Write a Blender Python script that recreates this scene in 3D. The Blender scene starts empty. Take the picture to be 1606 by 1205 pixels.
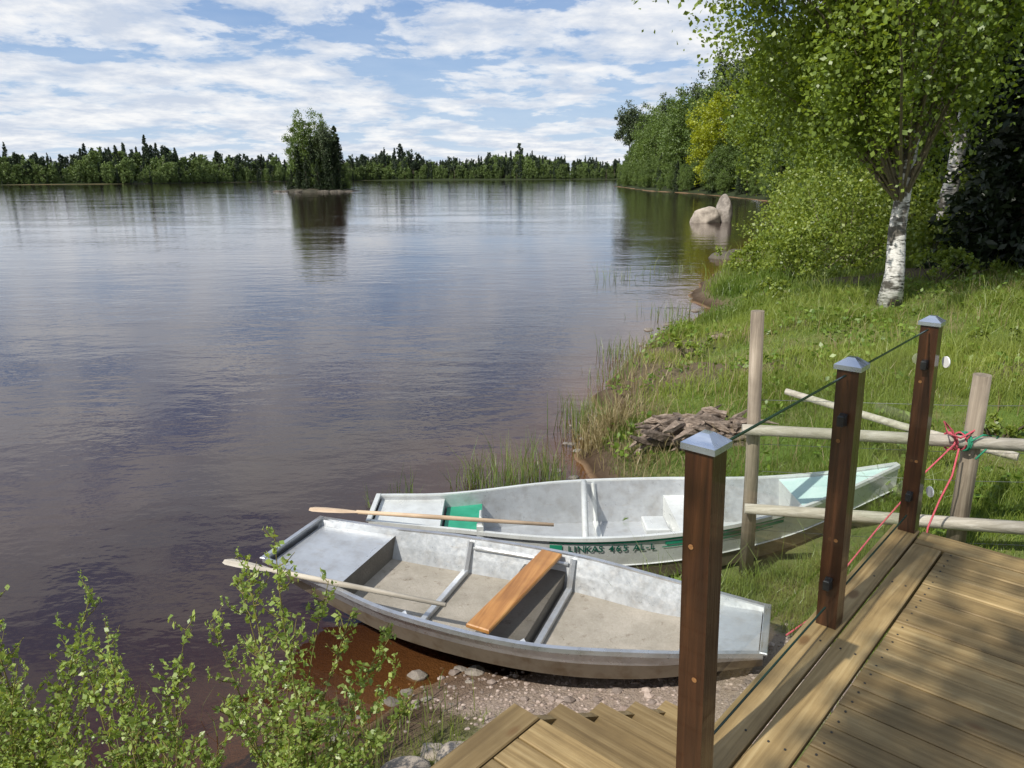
import bpy, bmesh, math, random
import numpy as np
from mathutils import Vector, Matrix
rng=np.random.default_rng(7); random.seed(7)
S=bpy.context.scene
D=bpy.data
SUN_AZ=math.atan2(-.75,-.66); SUN_EL=math.radians(47)

# ------------------------------------------------------------------ helpers
def link(o,parent=None):
    S.collection.objects.link(o)
    if parent: o.parent=parent
    return o
def empty(name,loc=(0,0,0),rz=0,parent=None):
    e=D.objects.new(name,None); e.location=loc; e.rotation_euler=(0,0,rz); e.empty_display_size=.2
    return link(e,parent)
def set_attr(me,name,vals,dom='FACE'):
    a=me.attributes.new(name,'FLOAT',dom); a.data.foreach_set('value',np.asarray(vals,dtype=np.float32))
def quad_mesh(name,Q,mats,tint=None,mi=None,smooth=False):
    Q=np.asarray(Q,dtype=np.float32); n=len(Q)
    me=D.meshes.new(name); me.vertices.add(n*4); me.vertices.foreach_set('co',Q.reshape(-1))
    me.loops.add(n*4); me.loops.foreach_set('vertex_index',np.arange(n*4,dtype=np.int32))
    me.polygons.add(n); me.polygons.foreach_set('loop_start',np.arange(0,n*4,4,dtype=np.int32))
    me.polygons.foreach_set('loop_total',np.full(n,4,dtype=np.int32))
    if mi is not None: me.polygons.foreach_set('material_index',np.asarray(mi,dtype=np.int32))
    me.update(calc_edges=True)
    for m in mats: me.materials.append(m)
    set_attr(me,'tint',tint if tint is not None else rng.random(n))
    return me
class MB:
    def __init__(s): s.v=[];s.f=[];s.m=[];s.t=[];s.sm=[]
    def add(s,v,f,m=0,t=None,sm=False):
        k=len(s.v); s.v+= [tuple(p) for p in v]; s.f+=[tuple(i+k for i in q) for q in f]
        s.m+=[m]*len(f); tt=random.random() if t is None else t
        s.t+=[tt]*len(f); s.sm+=[sm]*len(f)
    def box(s,x0,x1,y0,y1,z0,z1,m=0,b=.0,t=None,M=None):
        b=min(b,(x1-x0)*.45,(y1-y0)*.45,(z1-z0)*.45)
        if b<=0:
            v=[(x,y,z) for z in(z0,z1) for y in (y0,y1) for x in (x0,x1)]
            f=[(0,2,3,1),(4,5,7,6),(0,1,5,4),(1,3,7,5),(3,2,6,7),(2,0,4,6)]
        else:
            def ring(i,z): return [(x0+i,y0+i,z),(x1-i,y0+i,z),(x1-i,y1-i,z),(x0+i,y1-i,z)]
            v=ring(b,z0)+ring(0,z0+b)+ring(0,z1-b)+ring(b,z1)
            f=[(3,2,1,0),(12,13,14,15)]
            for r in range(3):
                for i in range(4):
                    j=(i+1)%4; f.append((r*4+i,r*4+j,r*4+4+j,r*4+4+i))
        if M is not None: v=[tuple(M@Vector(p)) for p in v]
        s.add(v,f,m,t)
    def tube(s,pts,rad,n=8,m=0,t=None,cap=True,sm=True,jit=0):
        pts=[Vector(p) for p in pts]; k=len(pts)
        if not hasattr(rad,'__len__'): rad=[rad]*k
        v=[];f=[]; ref=Vector((0,0,1))
        d0=(pts[-1]-pts[0]).normalized()
        if abs(d0.z)>.8: ref=Vector((1,0,0))
        for i,p in enumerate(pts):
            d=(pts[min(i+1,k-1)]-pts[max(i-1,0)]).normalized()
            a=d.cross(ref).normalized(); b=d.cross(a)
            for j in range(n):
                th=2*math.pi*j/n; r=rad[i]*(1+random.uniform(-jit,jit))
                v.append(p+a*(r*math.cos(th))+b*(r*math.sin(th)))
        for i in range(k-1):
            for j in range(n):
                j2=(j+1)%n; f.append((i*n+j,i*n+j2,(i+1)*n+j2,(i+1)*n+j))
        if cap: f.append(tuple(range(n-1,-1,-1))); f.append(tuple((k-1)*n+j for j in range(n)))
        s.add(v,f,m,t,sm)
        if cap:
            s.sm[-1]=False; s.sm[-2]=False
    def mesh(s,name,mats):
        me=D.meshes.new(name); me.from_pydata(s.v,[],s.f)
        for m in mats: me.materials.append(m)
        me.polygons.foreach_set('material_index',s.m); me.polygons.foreach_set('use_smooth',s.sm)
        set_attr(me,'tint',s.t); me.update(); return me
    def obj(s,name,mats,parent=None,loc=(0,0,0),rz=0):
        o=D.objects.new(name,s.mesh(name,mats)); o.location=loc;o.rotation_euler=(0,0,rz); return link(o,parent)

# ------------------------------------------------------------------ materials
class NT:
    def __init__(s,name):
        s.mat=D.materials.new(name); s.mat.use_nodes=True; s.t=s.mat.node_tree; s.t.nodes.clear()
        s.out=s.n('ShaderNodeOutputMaterial')
    def n(s,ty,**kw):
        nd=s.t.nodes.new(ty)
        for k,v in kw.items():
            if k[0]=='_': nd.inputs[k[1:].replace('_',' ')].default_value=v
            else: setattr(nd,k,v)
        return nd
    def l(s,a,b): s.t.links.new(a,b)
    def attr(s,name='tint'): return s.n('ShaderNodeAttribute',attribute_name=name).outputs['Fac']
    def noise(s,scale,detail=4,rough=.6,stretch=(1,1,1),coord='Object',off=(0,0,0),dist=0):
        tc=s.n('ShaderNodeTexCoord') if coord=='Object' else s.n('ShaderNodeNewGeometry')
        mp=s.n('ShaderNodeMapping'); mp.inputs['Scale'].default_value=stretch; mp.inputs['Location'].default_value=off
        s.l(tc.outputs['Object' if coord=='Object' else 'Position'],mp.inputs['Vector'])
        no=s.n('ShaderNodeTexNoise'); no.inputs['Scale'].default_value=scale; no.inputs['Detail'].default_value=detail
        no.inputs['Roughness'].default_value=rough; no.inputs['Distortion'].default_value=dist
        s.l(mp.outputs[0],no.inputs['Vector']); return no.outputs['Fac']
    def ramp(s,fac,stops):
        r=s.n('ShaderNodeValToRGB'); e=r.color_ramp.elements
        while len(e)<len(stops): e.new(.5)
        for i,(p,c) in enumerate(stops):
            e[i].position=p; e[i].color=(c if hasattr(c,'__len__') else (c,c,c))[:3]+(1,) if hasattr(c,'__len__') else (c,c,c,1)
        s.l(fac,r.inputs[0]); return r.outputs[0]
    def mix(s,f,a,b,ty='MIX'):
        m=s.n('ShaderNodeMix',data_type='RGBA',blend_type=ty)
        for inp,v in ((m.inputs[0],f),(m.inputs[6],a),(m.inputs[7],b)):
            if isinstance(v,bpy.types.NodeSocket): s.l(v,inp)
            else: inp.default_value=(tuple(v)+(1,) if hasattr(v,'__len__') else v)
        return m.outputs[2]
    def math(s,op,a,b=0,clamp=False):
        m=s.n('ShaderNodeMath',operation=op,use_clamp=clamp)
        for i,v in enumerate((a,b)):
            if isinstance(v,bpy.types.NodeSocket): s.l(v,m.inputs[i])
            else: m.inputs[i].default_value=v
        return m.outputs[0]
    def bump(s,h,dist,strength=1):
        b=s.n('ShaderNodeBump'); b.inputs['Strength'].default_value=strength; b.inputs['Distance'].default_value=dist
        s.l(h,b.inputs['Height']); return b.outputs[0]
    def pbr(s,col,rough=.7,metal=0,bump=None,spec=.5,coat=0):
        p=s.n('ShaderNodeBsdfPrincipled')
        for nm,v in (('Base Color',col),('Roughness',rough),('Metallic',metal),('Specular IOR Level',spec),('Coat Weight',coat)):
            if isinstance(v,bpy.types.NodeSocket): s.l(v,p.inputs[nm])
            else: p.inputs[nm].default_value=tuple(v)+(1,) if hasattr(v,'__len__') else v
        if bump is not None: s.l(bump,p.inputs['Normal'])
        s.l(p.outputs[0],s.out.inputs[0]); return s.mat

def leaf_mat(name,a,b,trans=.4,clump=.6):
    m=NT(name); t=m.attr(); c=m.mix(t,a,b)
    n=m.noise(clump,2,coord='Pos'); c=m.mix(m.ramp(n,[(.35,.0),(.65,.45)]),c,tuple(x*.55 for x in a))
    d=m.n('ShaderNodeBsdfDiffuse'); m.l(c,d.inputs[0])
    tr=m.n('ShaderNodeBsdfTranslucent'); m.l(m.mix(1,c,(1.5,1.35,.6),'MULTIPLY'),tr.inputs[0])
    mx=m.n('ShaderNodeMixShader'); mx.inputs[0].default_value=trans; m.l(d.outputs[0],mx.inputs[1]); m.l(tr.outputs[0],mx.inputs[2])
    g=m.n('ShaderNodeBsdfGlossy'); g.inputs['Roughness'].default_value=.45; g.inputs[0].default_value=(1,1,1,1)
    m2=m.n('ShaderNodeMixShader'); m2.inputs[0].default_value=.035; m.l(mx.outputs[0],m2.inputs[1]); m.l(g.outputs[0],m2.inputs[2])
    m.l(m2.outputs[0],m.out.inputs[0]); return m.mat
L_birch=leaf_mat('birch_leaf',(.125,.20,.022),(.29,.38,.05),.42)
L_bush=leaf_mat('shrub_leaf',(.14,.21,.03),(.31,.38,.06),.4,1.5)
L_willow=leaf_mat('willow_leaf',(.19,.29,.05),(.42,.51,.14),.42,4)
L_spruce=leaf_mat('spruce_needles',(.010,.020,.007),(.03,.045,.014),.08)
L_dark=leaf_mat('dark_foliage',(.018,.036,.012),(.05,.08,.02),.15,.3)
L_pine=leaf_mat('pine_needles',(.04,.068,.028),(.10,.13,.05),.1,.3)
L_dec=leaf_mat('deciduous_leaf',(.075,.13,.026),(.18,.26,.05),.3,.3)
L_yel=leaf_mat('oak_young_leaf',(.22,.27,.01),(.42,.47,.02),.4,.3)
L_grass=leaf_mat('grass_blade',(.11,.19,.022),(.31,.37,.08),.4,.9)
L_weed=leaf_mat('weed_leaf',(.11,.20,.025),(.24,.34,.05),.35,1.4)
L_dry=leaf_mat('dry_grass',(.20,.16,.07),(.40,.33,.18),.2,1)
L_reed=leaf_mat('reed_blade',(.10,.18,.04),(.27,.30,.10),.3,1)
F_con=leaf_mat('far_conifer_hazed',(.024,.044,.022),(.06,.088,.038),.05,.05)  # aerial haze put into the colour: lighter and bluer than near needles
F_dec=leaf_mat('far_deciduous_hazed',(.085,.135,.035),(.18,.25,.06),.15,.05)  # slight distance haze mixed into this leaf colour too

def simple(name,a,b,scale,rough=.8,bump=.01,stretch=(1,1,1),detail=6,metal=0,spec=.4,coat=0,tintmix=.0):
    m=NT(name); n=m.noise(scale,detail,.65,stretch); c=m.ramp(n,[(.3,a),(.7,b)])
    if tintmix: c=m.mix(1,c,m.ramp(m.attr(),[(0,1-tintmix),(1,1+tintmix*.4)]),'MULTIPLY')
    return m.pbr(c,rough,metal,m.bump(n,bump),spec,coat)
M_bark=simple('bark',(.06,.045,.03),(.17,.13,.09),9,.95,.02,(1,1,.25))
M_farbark=simple('far_bark',(.10,.08,.06),(.2,.16,.12),3)
def birch_bark():
    m=NT('birch_bark'); a=m.noise(5,4,.7,(1,1,5)); b=m.noise(2.2,3,.6,(1,1,1.4),off=(3,1,2)); c=m.noise(30,3)
    base=m.mix(c,(.56,.54,.50),(.80,.78,.74)); mk=m.ramp(a,[(.40,1),(.47,0)]); c1=m.mix(mk,base,(.05,.045,.04))
    c2=m.mix(m.ramp(b,[(.53,0),(.60,1)]),c1,(.10,.09,.075))
    return m.pbr(c2,.8,0,m.bump(a,.02))
M_birch=birch_bark()
M_twig=simple('twig',(.10,.08,.05),(.2,.17,.11),20)
M_stem=simple('willow_stem',(.12,.11,.03),(.24,.20,.06),30)

def wood(name,along,cols,rough=.6,scale=1,knots=True,coat=0,tm=.3):
    m=NT(name); st={'x':(.6,14,14),'y':(14,.6,14),'z':(14,14,.6)}[along]
    tc=m.n('ShaderNodeTexCoord'); at=m.attr(); cb=m.n('ShaderNodeCombineXYZ')
    for i in range(3): m.l(m.math('MULTIPLY',at,17.3+5*i),cb.inputs[i])
    mp=m.n('ShaderNodeMapping'); mp.inputs['Scale'].default_value=st; m.l(tc.outputs['Object'],mp.inputs['Vector']); m.l(cb.outputs[0],mp.inputs['Location'])
    no=m.n('ShaderNodeTexNoise'); no.inputs['Scale'].default_value=2.6*scale; no.inputs['Detail'].default_value=6; no.inputs['Roughness'].default_value=.6;no.inputs['Distortion'].default_value=.6
    m.l(mp.outputs[0],no.inputs['Vector']); n=no.outputs['Fac']
    c=m.ramp(n,[(.28,cols[0]),(.5,cols[1]),(.72,cols[2])])
    c=m.mix(1,c,m.ramp(at,[(0,1-tm),(1,1+tm*.5)]),'MULTIPLY')
    bl=m.noise(3.5,4,.6,off=(1,2,3)); c=m.mix(m.ramp(bl,[(.42,0),(.72,.5)]),c,tuple(x*.6 for x in cols[0]))
    if knots:
        v=m.n('ShaderNodeTexVoronoi'); v.inputs['Scale'].default_value=1.0
        mp2=m.n('ShaderNodeMapping'); mp2.inputs['Scale'].default_value={'x':(2.2,5,5),'y':(5,2.2,5),'z':(5,5,2.2)}[along]
        m.l(tc.outputs['Object'],mp2.inputs['Vector']); m.l(cb.outputs[0],mp2.inputs['Location']); m.l(mp2.outputs[0],v.inputs['Vector'])
        c=m.mix(m.ramp(v.outputs['Distance'],[(.06,.75),(.11,0)]),c,(cols[0][0]*.7,cols[0][1]*.5,cols[0][2]*.4))
    return m.pbr(c,rough,0,m.bump(n,.004),.4,coat)
dk=((.17,.112,.045),(.29,.20,.085),(.42,.31,.15))
W_deckx=wood('deck_wood_x','x',dk,tm=.35); W_decky=wood('deck_wood_y','y',dk,tm=.35)
W_post=wood('stained_post_wood','z',((.020,.009,.005),(.045,.018,.008),(.085,.034,.014)),.32,1,False,.3,.1)
W_knot=simple('knot_wood',(.20,.09,.03),(.30,.15,.05),30)
W_grey=wood('weathered_pole','z',((.17,.135,.10),(.31,.255,.19),(.44,.37,.29)),.85,1.2,False)
W_greyx=wood('weathered_rail','x',((.30,.27,.215),(.46,.42,.34),(.60,.56,.48)),.85,1.2,True)
W_seat=wood('varnished_seat','y',((.25,.10,.022),(.42,.19,.05),(.54,.28,.085)),.4,.7,False,.2,.05)
W_oar=wood('oar_wood','x',((.42,.30,.19),(.58,.43,.29),(.66,.52,.38)),.6,.8,False,0,.1)
W_oarg=wood('grey_oar_wood','x',((.32,.28,.22),(.48,.43,.35),(.60,.55,.46)),.7,.8,False,0,.1)

def alu(name,base,rough,metal,dirt,dcol=(.22,.18,.12)):
    m=NT(name); n1=m.noise(3,6,.7); n2=m.noise(28,4,.7,(1,.15,1)); n3=m.noise(9,5,.6,off=(4,4,4)); n4=m.noise(40,5,.75,(.25,1,1))
    c=m.mix(m.ramp(n1,[(.3,0),(.7,1)]),tuple(x*.74 for x in base),base)
    c=m.mix(m.ramp(n3,[(.48,0),(.75,dirt)]),c,dcol)
    c=m.mix(m.ramp(n4,[(.58,0),(.70,.5*min(1,dirt*2))]),c,tuple(x*1.7 for x in dcol))
    r=m.ramp(n2,[(.3,rough-.12),(.7,rough+.12)])
    return m.pbr(c,r,metal,m.bump(n1,.003))
A_hull=alu('bare_aluminium',(.60,.62,.65),.34,.75,.4)
A_in=alu('aluminium_inside',(.64,.66,.67),.38,.6,.38,(.25,.21,.16))
A_low=alu('stained_hull_bottom',(.20,.165,.125),.5,.3,.95,(.10,.065,.035))
A_white=alu('painted_hull',(.76,.78,.75),.35,.25,.2)
A_cap=alu('steel_cap',(.60,.66,.75),.28,.85,.0)
def tread(name,k):
    m=NT(name); tc=m.n('ShaderNodeTexCoord'); br=m.n('ShaderNodeTexBrick'); br.inputs['Scale'].default_value=28
    br.inputs['Mortar Size'].default_value=.035; m.l(tc.outputs['Object'],br.inputs['Vector'])
    n=m.noise(5,6,.7); n2=m.noise(60,3)
    c=m.mix(m.ramp(n,[(.3,0),(.7,1)]),(.35*k,.32*k,.26*k),(.56*k,.51*k,.43*k)); c=m.mix(m.math('MULTIPLY',n2,.5),c,(.25*k,.20*k,.14*k))
    c=m.mix(m.ramp(m.noise(12,5,.75,off=(7,7,7)),[(.58,0),(.68,.6)]),c,(.14*k,.10*k,.06*k))
    h=m.math('ADD',br.outputs['Fac'],n2)
    return m.pbr(c,.7,.2,m.bump(h,.004))
A_floor=tread('tread_plate_floor',1.0); A_tshade=tread('tread_plate_shaded',.38)  # second, darker copy has the shade under bow deck and seat painted in
M_green=simple('green_paint',(.01,.22,.12),(.03,.32,.19),8,.45,.001)
M_teal=simple('pale_green_deck',(.44,.62,.58),(.58,.72,.68),6,.4,.001)
M_letter=simple('letter_green',(.005,.09,.06),(.01,.12,.08),8,.5,.0)
M_black=simple('black_metal',(.012,.012,.012),(.03,.03,.03),20,.4,.0)
M_white=simple('white_plastic',(.7,.7,.68),(.8,.8,.78),20,.4,.0)
M_red=simple('red_rope',(.38,.04,.06),(.62,.14,.17),120,.8,.002)
M_grope=simple('green_rope',(.01,.15,.08),(.04,.28,.16),120,.8,.002)
M_wire=simple('wire',(.2,.2,.2),(.3,.3,.3),50,.5,.0,metal=.8)
M_rock=simple('granite',(.10,.085,.07),(.34,.30,.26),3.5,.9,.06,detail=10)
M_rockd=simple('dark_shore_rock',(.04,.035,.028),(.15,.13,.10),1.5,.9,.06,detail=8)
M_rockw=simple('pale_boulder',(.15,.125,.10),(.52,.45,.37),1.6,.9,.10,detail=10)
M_pebble=simple('pebble',(.24,.18,.15),(.52,.43,.38),12,.85,.01,tintmix=.5)
M_stump=simple('weathered_stump',(.10,.07,.05),(.42,.33,.26),14,.95,.04,(1,1,3),tintmix=.5)
def glass():
    m=NT('clear_glass'); tr=m.n('ShaderNodeBsdfTransparent'); tr.inputs[0].default_value=(.93,.97,.95,1)
    g=m.n('ShaderNodeBsdfGlossy'); g.inputs['Roughness'].default_value=.0
    f=m.n('ShaderNodeFresnel'); f.inputs[0].default_value=1.45
    mx=m.n('ShaderNodeMixShader'); m.l(m.math('MULTIPLY',f.outputs[0],.8),mx.inputs[0]); m.l(tr.outputs[0],mx.inputs[1]); m.l(g.outputs[0],mx.inputs[2]); m.l(mx.outputs[0],m.out.inputs[0]); return m.mat
M_glass=glass(); M_gedge=simple('glass_edge',(.01,.03,.025),(.02,.05,.04),5,.2,.0)

# ------------------------------------------------------------------ terrain & shore
SH=np.array([(-2600,-300),(-600,-80),(-60,-28),(-12,-5),(-4,.9),(-2.2,2.2),(-1.25,3.0),(-.85,3.45),(-.4,3.8),(.05,4.15),(.3,4.9),(.5,5.8),(.58,6.8),(.72,7.9),(1.45,9.3),(2.15,12.2),
 (3.7,15.7),(5.8,21.7),(8.9,29),(13.5,38),(18.5,47),(25,60),(29.5,82),(31,105),(31,132),(28,160),(30,200),(31,236),(36,255),(70,290),(150,400),(150,600),(120,770),(60,800),(-60,790),(-150,800),(-195,600),(-222,455),(-285,425),(-420,400),(-700,420),(-2600,600)],float)
def sdist(x,y):
    x=np.asarray(x,float);y=np.asarray(y,float)
    dmin=np.full(x.shape,1e18); ins=np.zeros(x.shape,bool); n=len(SH)
    for i in range(n):
        a=SH[i];b=SH[(i+1)%n]; ex,ey=b-a; l2=ex*ex+ey*ey
        t=np.clip(((x-a[0])*ex+(y-a[1])*ey)/l2,0,1)
        dd=(x-a[0]-t*ex)**2+(y-a[1]-t*ey)**2; dmin=np.minimum(dmin,dd)
        c=((a[1]>y)!=(b[1]>y)); 
        with np.errstate(divide='ignore',invalid='ignore'):
            xi=a[0]+(y-a[1])*ex/(ey if ey!=0 else 1e-9)
        ins^=(c&(x<xi))
    d=np.sqrt(dmin); return np.where(ins,-d,d)
ph=rng.random((14,3))*6.28; fr=[.13,.21,.4,.7,1.1,1.7,2.3,3.1,4.3,5.7,7.9,9.5,12,15]
def wob(x,y,lo=0,hi=14):
    z=0
    for i in range(lo,hi):
        a=ph[i,0]; k=fr[i]; z=z+np.sin(k*(x*math.cos(a)+y*math.sin(a))+ph[i,1])*np.sin(k*.83*(-x*math.sin(a)+y*math.cos(a))+ph[i,2])/(k+.5)
    return z
def height(x,y):
    x=np.asarray(x,float);y=np.asarray(y,float)
    d=sdist(x,y)+.26*wob(x,y,3,12)
    far=np.clip((np.hypot(x,y)-60)/100,0,1)
    land=1.15*(1-np.exp(-(np.clip(d,0,None)/5)**1.3))+.05*wob(x,y,4,14)*np.clip(d/1.5,0,1)+.10*wob(x,y,0,4)*np.clip(d/8,0,1)+np.clip(d-12,0,300)*.03*(1-far)+np.clip(d-10,0,120)*.03*far
    land=land+.13*np.clip(d/.3,0,1)*np.clip((y-6.2)/1.0,0,1)   # small eroded bank
    w2=np.clip(1.35-np.maximum(np.abs(x-.9)/2.0,np.abs(y-5.38)/.55),0,.35)/.35
    cap2=np.interp(x,[-1,1.2,2.0,2.6,3.1],[-.1,.0,.09,.24,.5]); land=np.where(land>cap2,land+(cap2-land)*w2,land)
    u=(x+.05)*math.cos(-.37)+(y-4.19)*math.sin(-.37); v=-(x+.05)*math.sin(-.37)+(y-4.19)*math.cos(-.37)
    w1=np.clip(1.3-np.maximum(np.abs(u)/1.6,np.abs(v)/.5),0,.3)/.3; cap1=np.interp(u,[-1.6,0,.8,1.6],[.05,.13,.15,.30]); land=np.where(land>cap1,land+(cap1-land)*w1,land)
    wat=-.12*np.clip(-d,0,16)-.004
    return np.where(d>0,land,wat),d
def grow(start,step,fac,end):
    o=[start]; 
    while abs(o[-1]-start)<abs(end-start): o.append(o[-1]+step); step*=fac
    return o[1:]
xs=np.array(sorted(grow(-4,-.1,1.07,-2600))+list(np.arange(-4,8.01,.08))+grow(8,.1,1.045,2600))
ys=np.array(sorted(grow(1,-.12,1.09,-1500))+list(np.arange(1,14,.08))+grow(14,.1,1.03,3000))
X,Y=np.meshgrid(xs,ys); Z,Dd=height(X,Y)
def grid_obj(name,X,Y,Z,mask,attrs,mats):
    h,w=X.shape; idx=np.arange(h*w).reshape(h,w)
    f=np.stack([idx[:-1,:-1],idx[:-1,1:],idx[1:,1:],idx[1:,:-1]],-1).reshape(-1,4)
    if mask is not None:
        mk=(mask[:-1,:-1]|mask[:-1,1:]|mask[1:,1:]|mask[1:,:-1]).reshape(-1); f=f[mk]
    me=D.meshes.new(name); me.vertices.add(h*w); me.vertices.foreach_set('co',np.stack([X,Y,Z],-1).astype(np.float32).reshape(-1))
    n=len(f); me.loops.add(n*4); me.loops.foreach_set('vertex_index',f.astype(np.int32).reshape(-1)); me.polygons.add(n)
    me.polygons.foreach_set('loop_start',np.arange(0,n*4,4,dtype=np.int32)); me.polygons.foreach_set('loop_total',np.full(n,4,dtype=np.int32))
    me.polygons.foreach_set('use_smooth',np.ones(n,bool)); me.update(calc_edges=True)
    for k,v in attrs.items(): set_attr(me,k,v.reshape(-1),'POINT')
    for m in mats: me.materials.append(m)
    return link(D.objects.new(name,me))
def gravel_amt(x,y):
    g=np.exp(-(((x-.85)/1.0)**2+((y-3.55)/.6)**2)**1.5)
    g=np.maximum(g,np.exp(-(((x+.15)/.45)**2+((y-3.75)/.22)**2)**1.5)*.8)
    return np.clip(g*1.3,0,1)
def bare_amt(x,y): return np.clip(1.6*wob(x,y,3,7)+.9*wob(x,y,8,13)-.62,0,1)
def ground_mat():
    m=NT('ground_soil_grass'); d=m.attr('shore'); g=m.attr('gravel')
    n=m.noise(1.3,6,.65,coord='Pos'); n2=m.noise(14,5,.7,coord='Pos'); n3=m.noise(70,4,.7,coord='Pos')
    grass=m.mix(n2,(.05,.10,.016),(.16,.22,.045)); grass=m.mix(m.ramp(n,[(.45,0),(.65,.7)]),grass,(.24,.20,.10))
    soil=m.mix(n2,(.06,.042,.026),(.23,.17,.115))
    grass=m.mix(m.math('MULTIPLY',m.attr('bare'),.9),grass,soil)
    c=m.mix(m.ramp(m.math('ADD',d,m.math('MULTIPLY',n,.6)),[(.5,0),(.95,1)]),soil,grass)
    c=m.mix(m.attr('wild'),c,(.03,.04,.014))
    grav=m.mix(n3,(.19,.14,.11),(.55,.45,.38)); grav=m.mix(m.ramp(n2,[(.45,0),(.7,.6)]),grav,(.38,.31,.25))
    c=m.mix(m.ramp(m.math('ADD',g,m.math('MULTIPLY',m.math('SUBTRACT',n2,.5),.8)),[(.3,0),(.55,1)]),c,grav)
    wet=m.ramp(m.math('ADD',d,m.math('MULTIPLY',m.math('SUBTRACT',n,.5),.3)),[(.05,(.40,.33,.27)),(.32,(1,1,1))])
    c=m.mix(1,c,wet,'MULTIPLY')
    bed=m.mix(n3,(.12,.07,.036),(.32,.21,.12))
    c=m.mix(m.ramp(d,[(0,1),(.06,0)]),c,bed)
    return m.pbr(c,.9,0,m.bump(m.math('ADD',n2,n3),.02),.2)
wild=np.clip((np.hypot(X,Y)-45)/30,0,1)
grid_obj('ground',X,Y,Z,None,{'shore':np.clip(Dd,-5,50),'gravel':gravel_amt(X,Y),'wild':wild,'bare':bare_amt(X,Y)},[ground_mat()])
def water_mat():
    m=NT('lake_water'); dep=m.attr('depth')
    n1=m.noise(3.2,3,.55,(1,1.5,1),coord='Pos'); n2=m.noise(.75,3,.5,(1,1.9,1),coord='Pos',off=(5,3,0)); n3=m.noise(.06,4,.6,(1,2.6,1),coord='Pos')
    n4=m.noise(9,2,.5,(1,1.4,1),coord='Pos')
    amp=m.ramp(n3,[(.38,.3),(.62,1)])
    h=m.math('ADD',m.math('MULTIPLY',n1,.0075),m.math('MULTIPLY',n2,.019)); h=m.math('ADD',h,m.math('MULTIPLY',n4,.0012)); h=m.math('MULTIPLY',h,amp)
    b=m.bump(h,1.0)
    fz=m.n('ShaderNodeFresnel'); fz.inputs['IOR'].default_value=1.42; m.l(b,fz.inputs['Normal'])
    gl=m.n('ShaderNodeBsdfGlossy'); gl.inputs['Roughness'].default_value=.03; m.l(b,gl.inputs['Normal']); gl.inputs[0].default_value=(1,1,1,1)
    tr=m.n('ShaderNodeBsdfTransparent'); m.l(m.mix(m.ramp(dep,[(0,0),(.3,1)]),(.88,.72,.54),(.50,.27,.14)),tr.inputs[0])
    df=m.n('ShaderNodeBsdfDiffuse'); df.inputs[0].default_value=(.034,.018,.015,1)
    mx=m.n('ShaderNodeMixShader'); m.l(m.ramp(dep,[(.0,.02),(.2,.45),(.5,1)]),mx.inputs[0]); m.l(tr.outputs[0],mx.inputs[1]); m.l(df.outputs[0],mx.inputs[2])
    m2=m.n('ShaderNodeMixShader'); m.l(fz.outputs[0],m2.inputs[0]); m.l(mx.outputs[0],m2.inputs[1]); m.l(gl.outputs[0],m2.inputs[2])
    m.l(m2.outputs[0],m.out.inputs[0]); return m.mat
grid_obj('water',X,Y,np.zeros_like(X),Z<.01,{'depth':np.clip(-Z,0,3)},[water_mat()])

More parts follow.
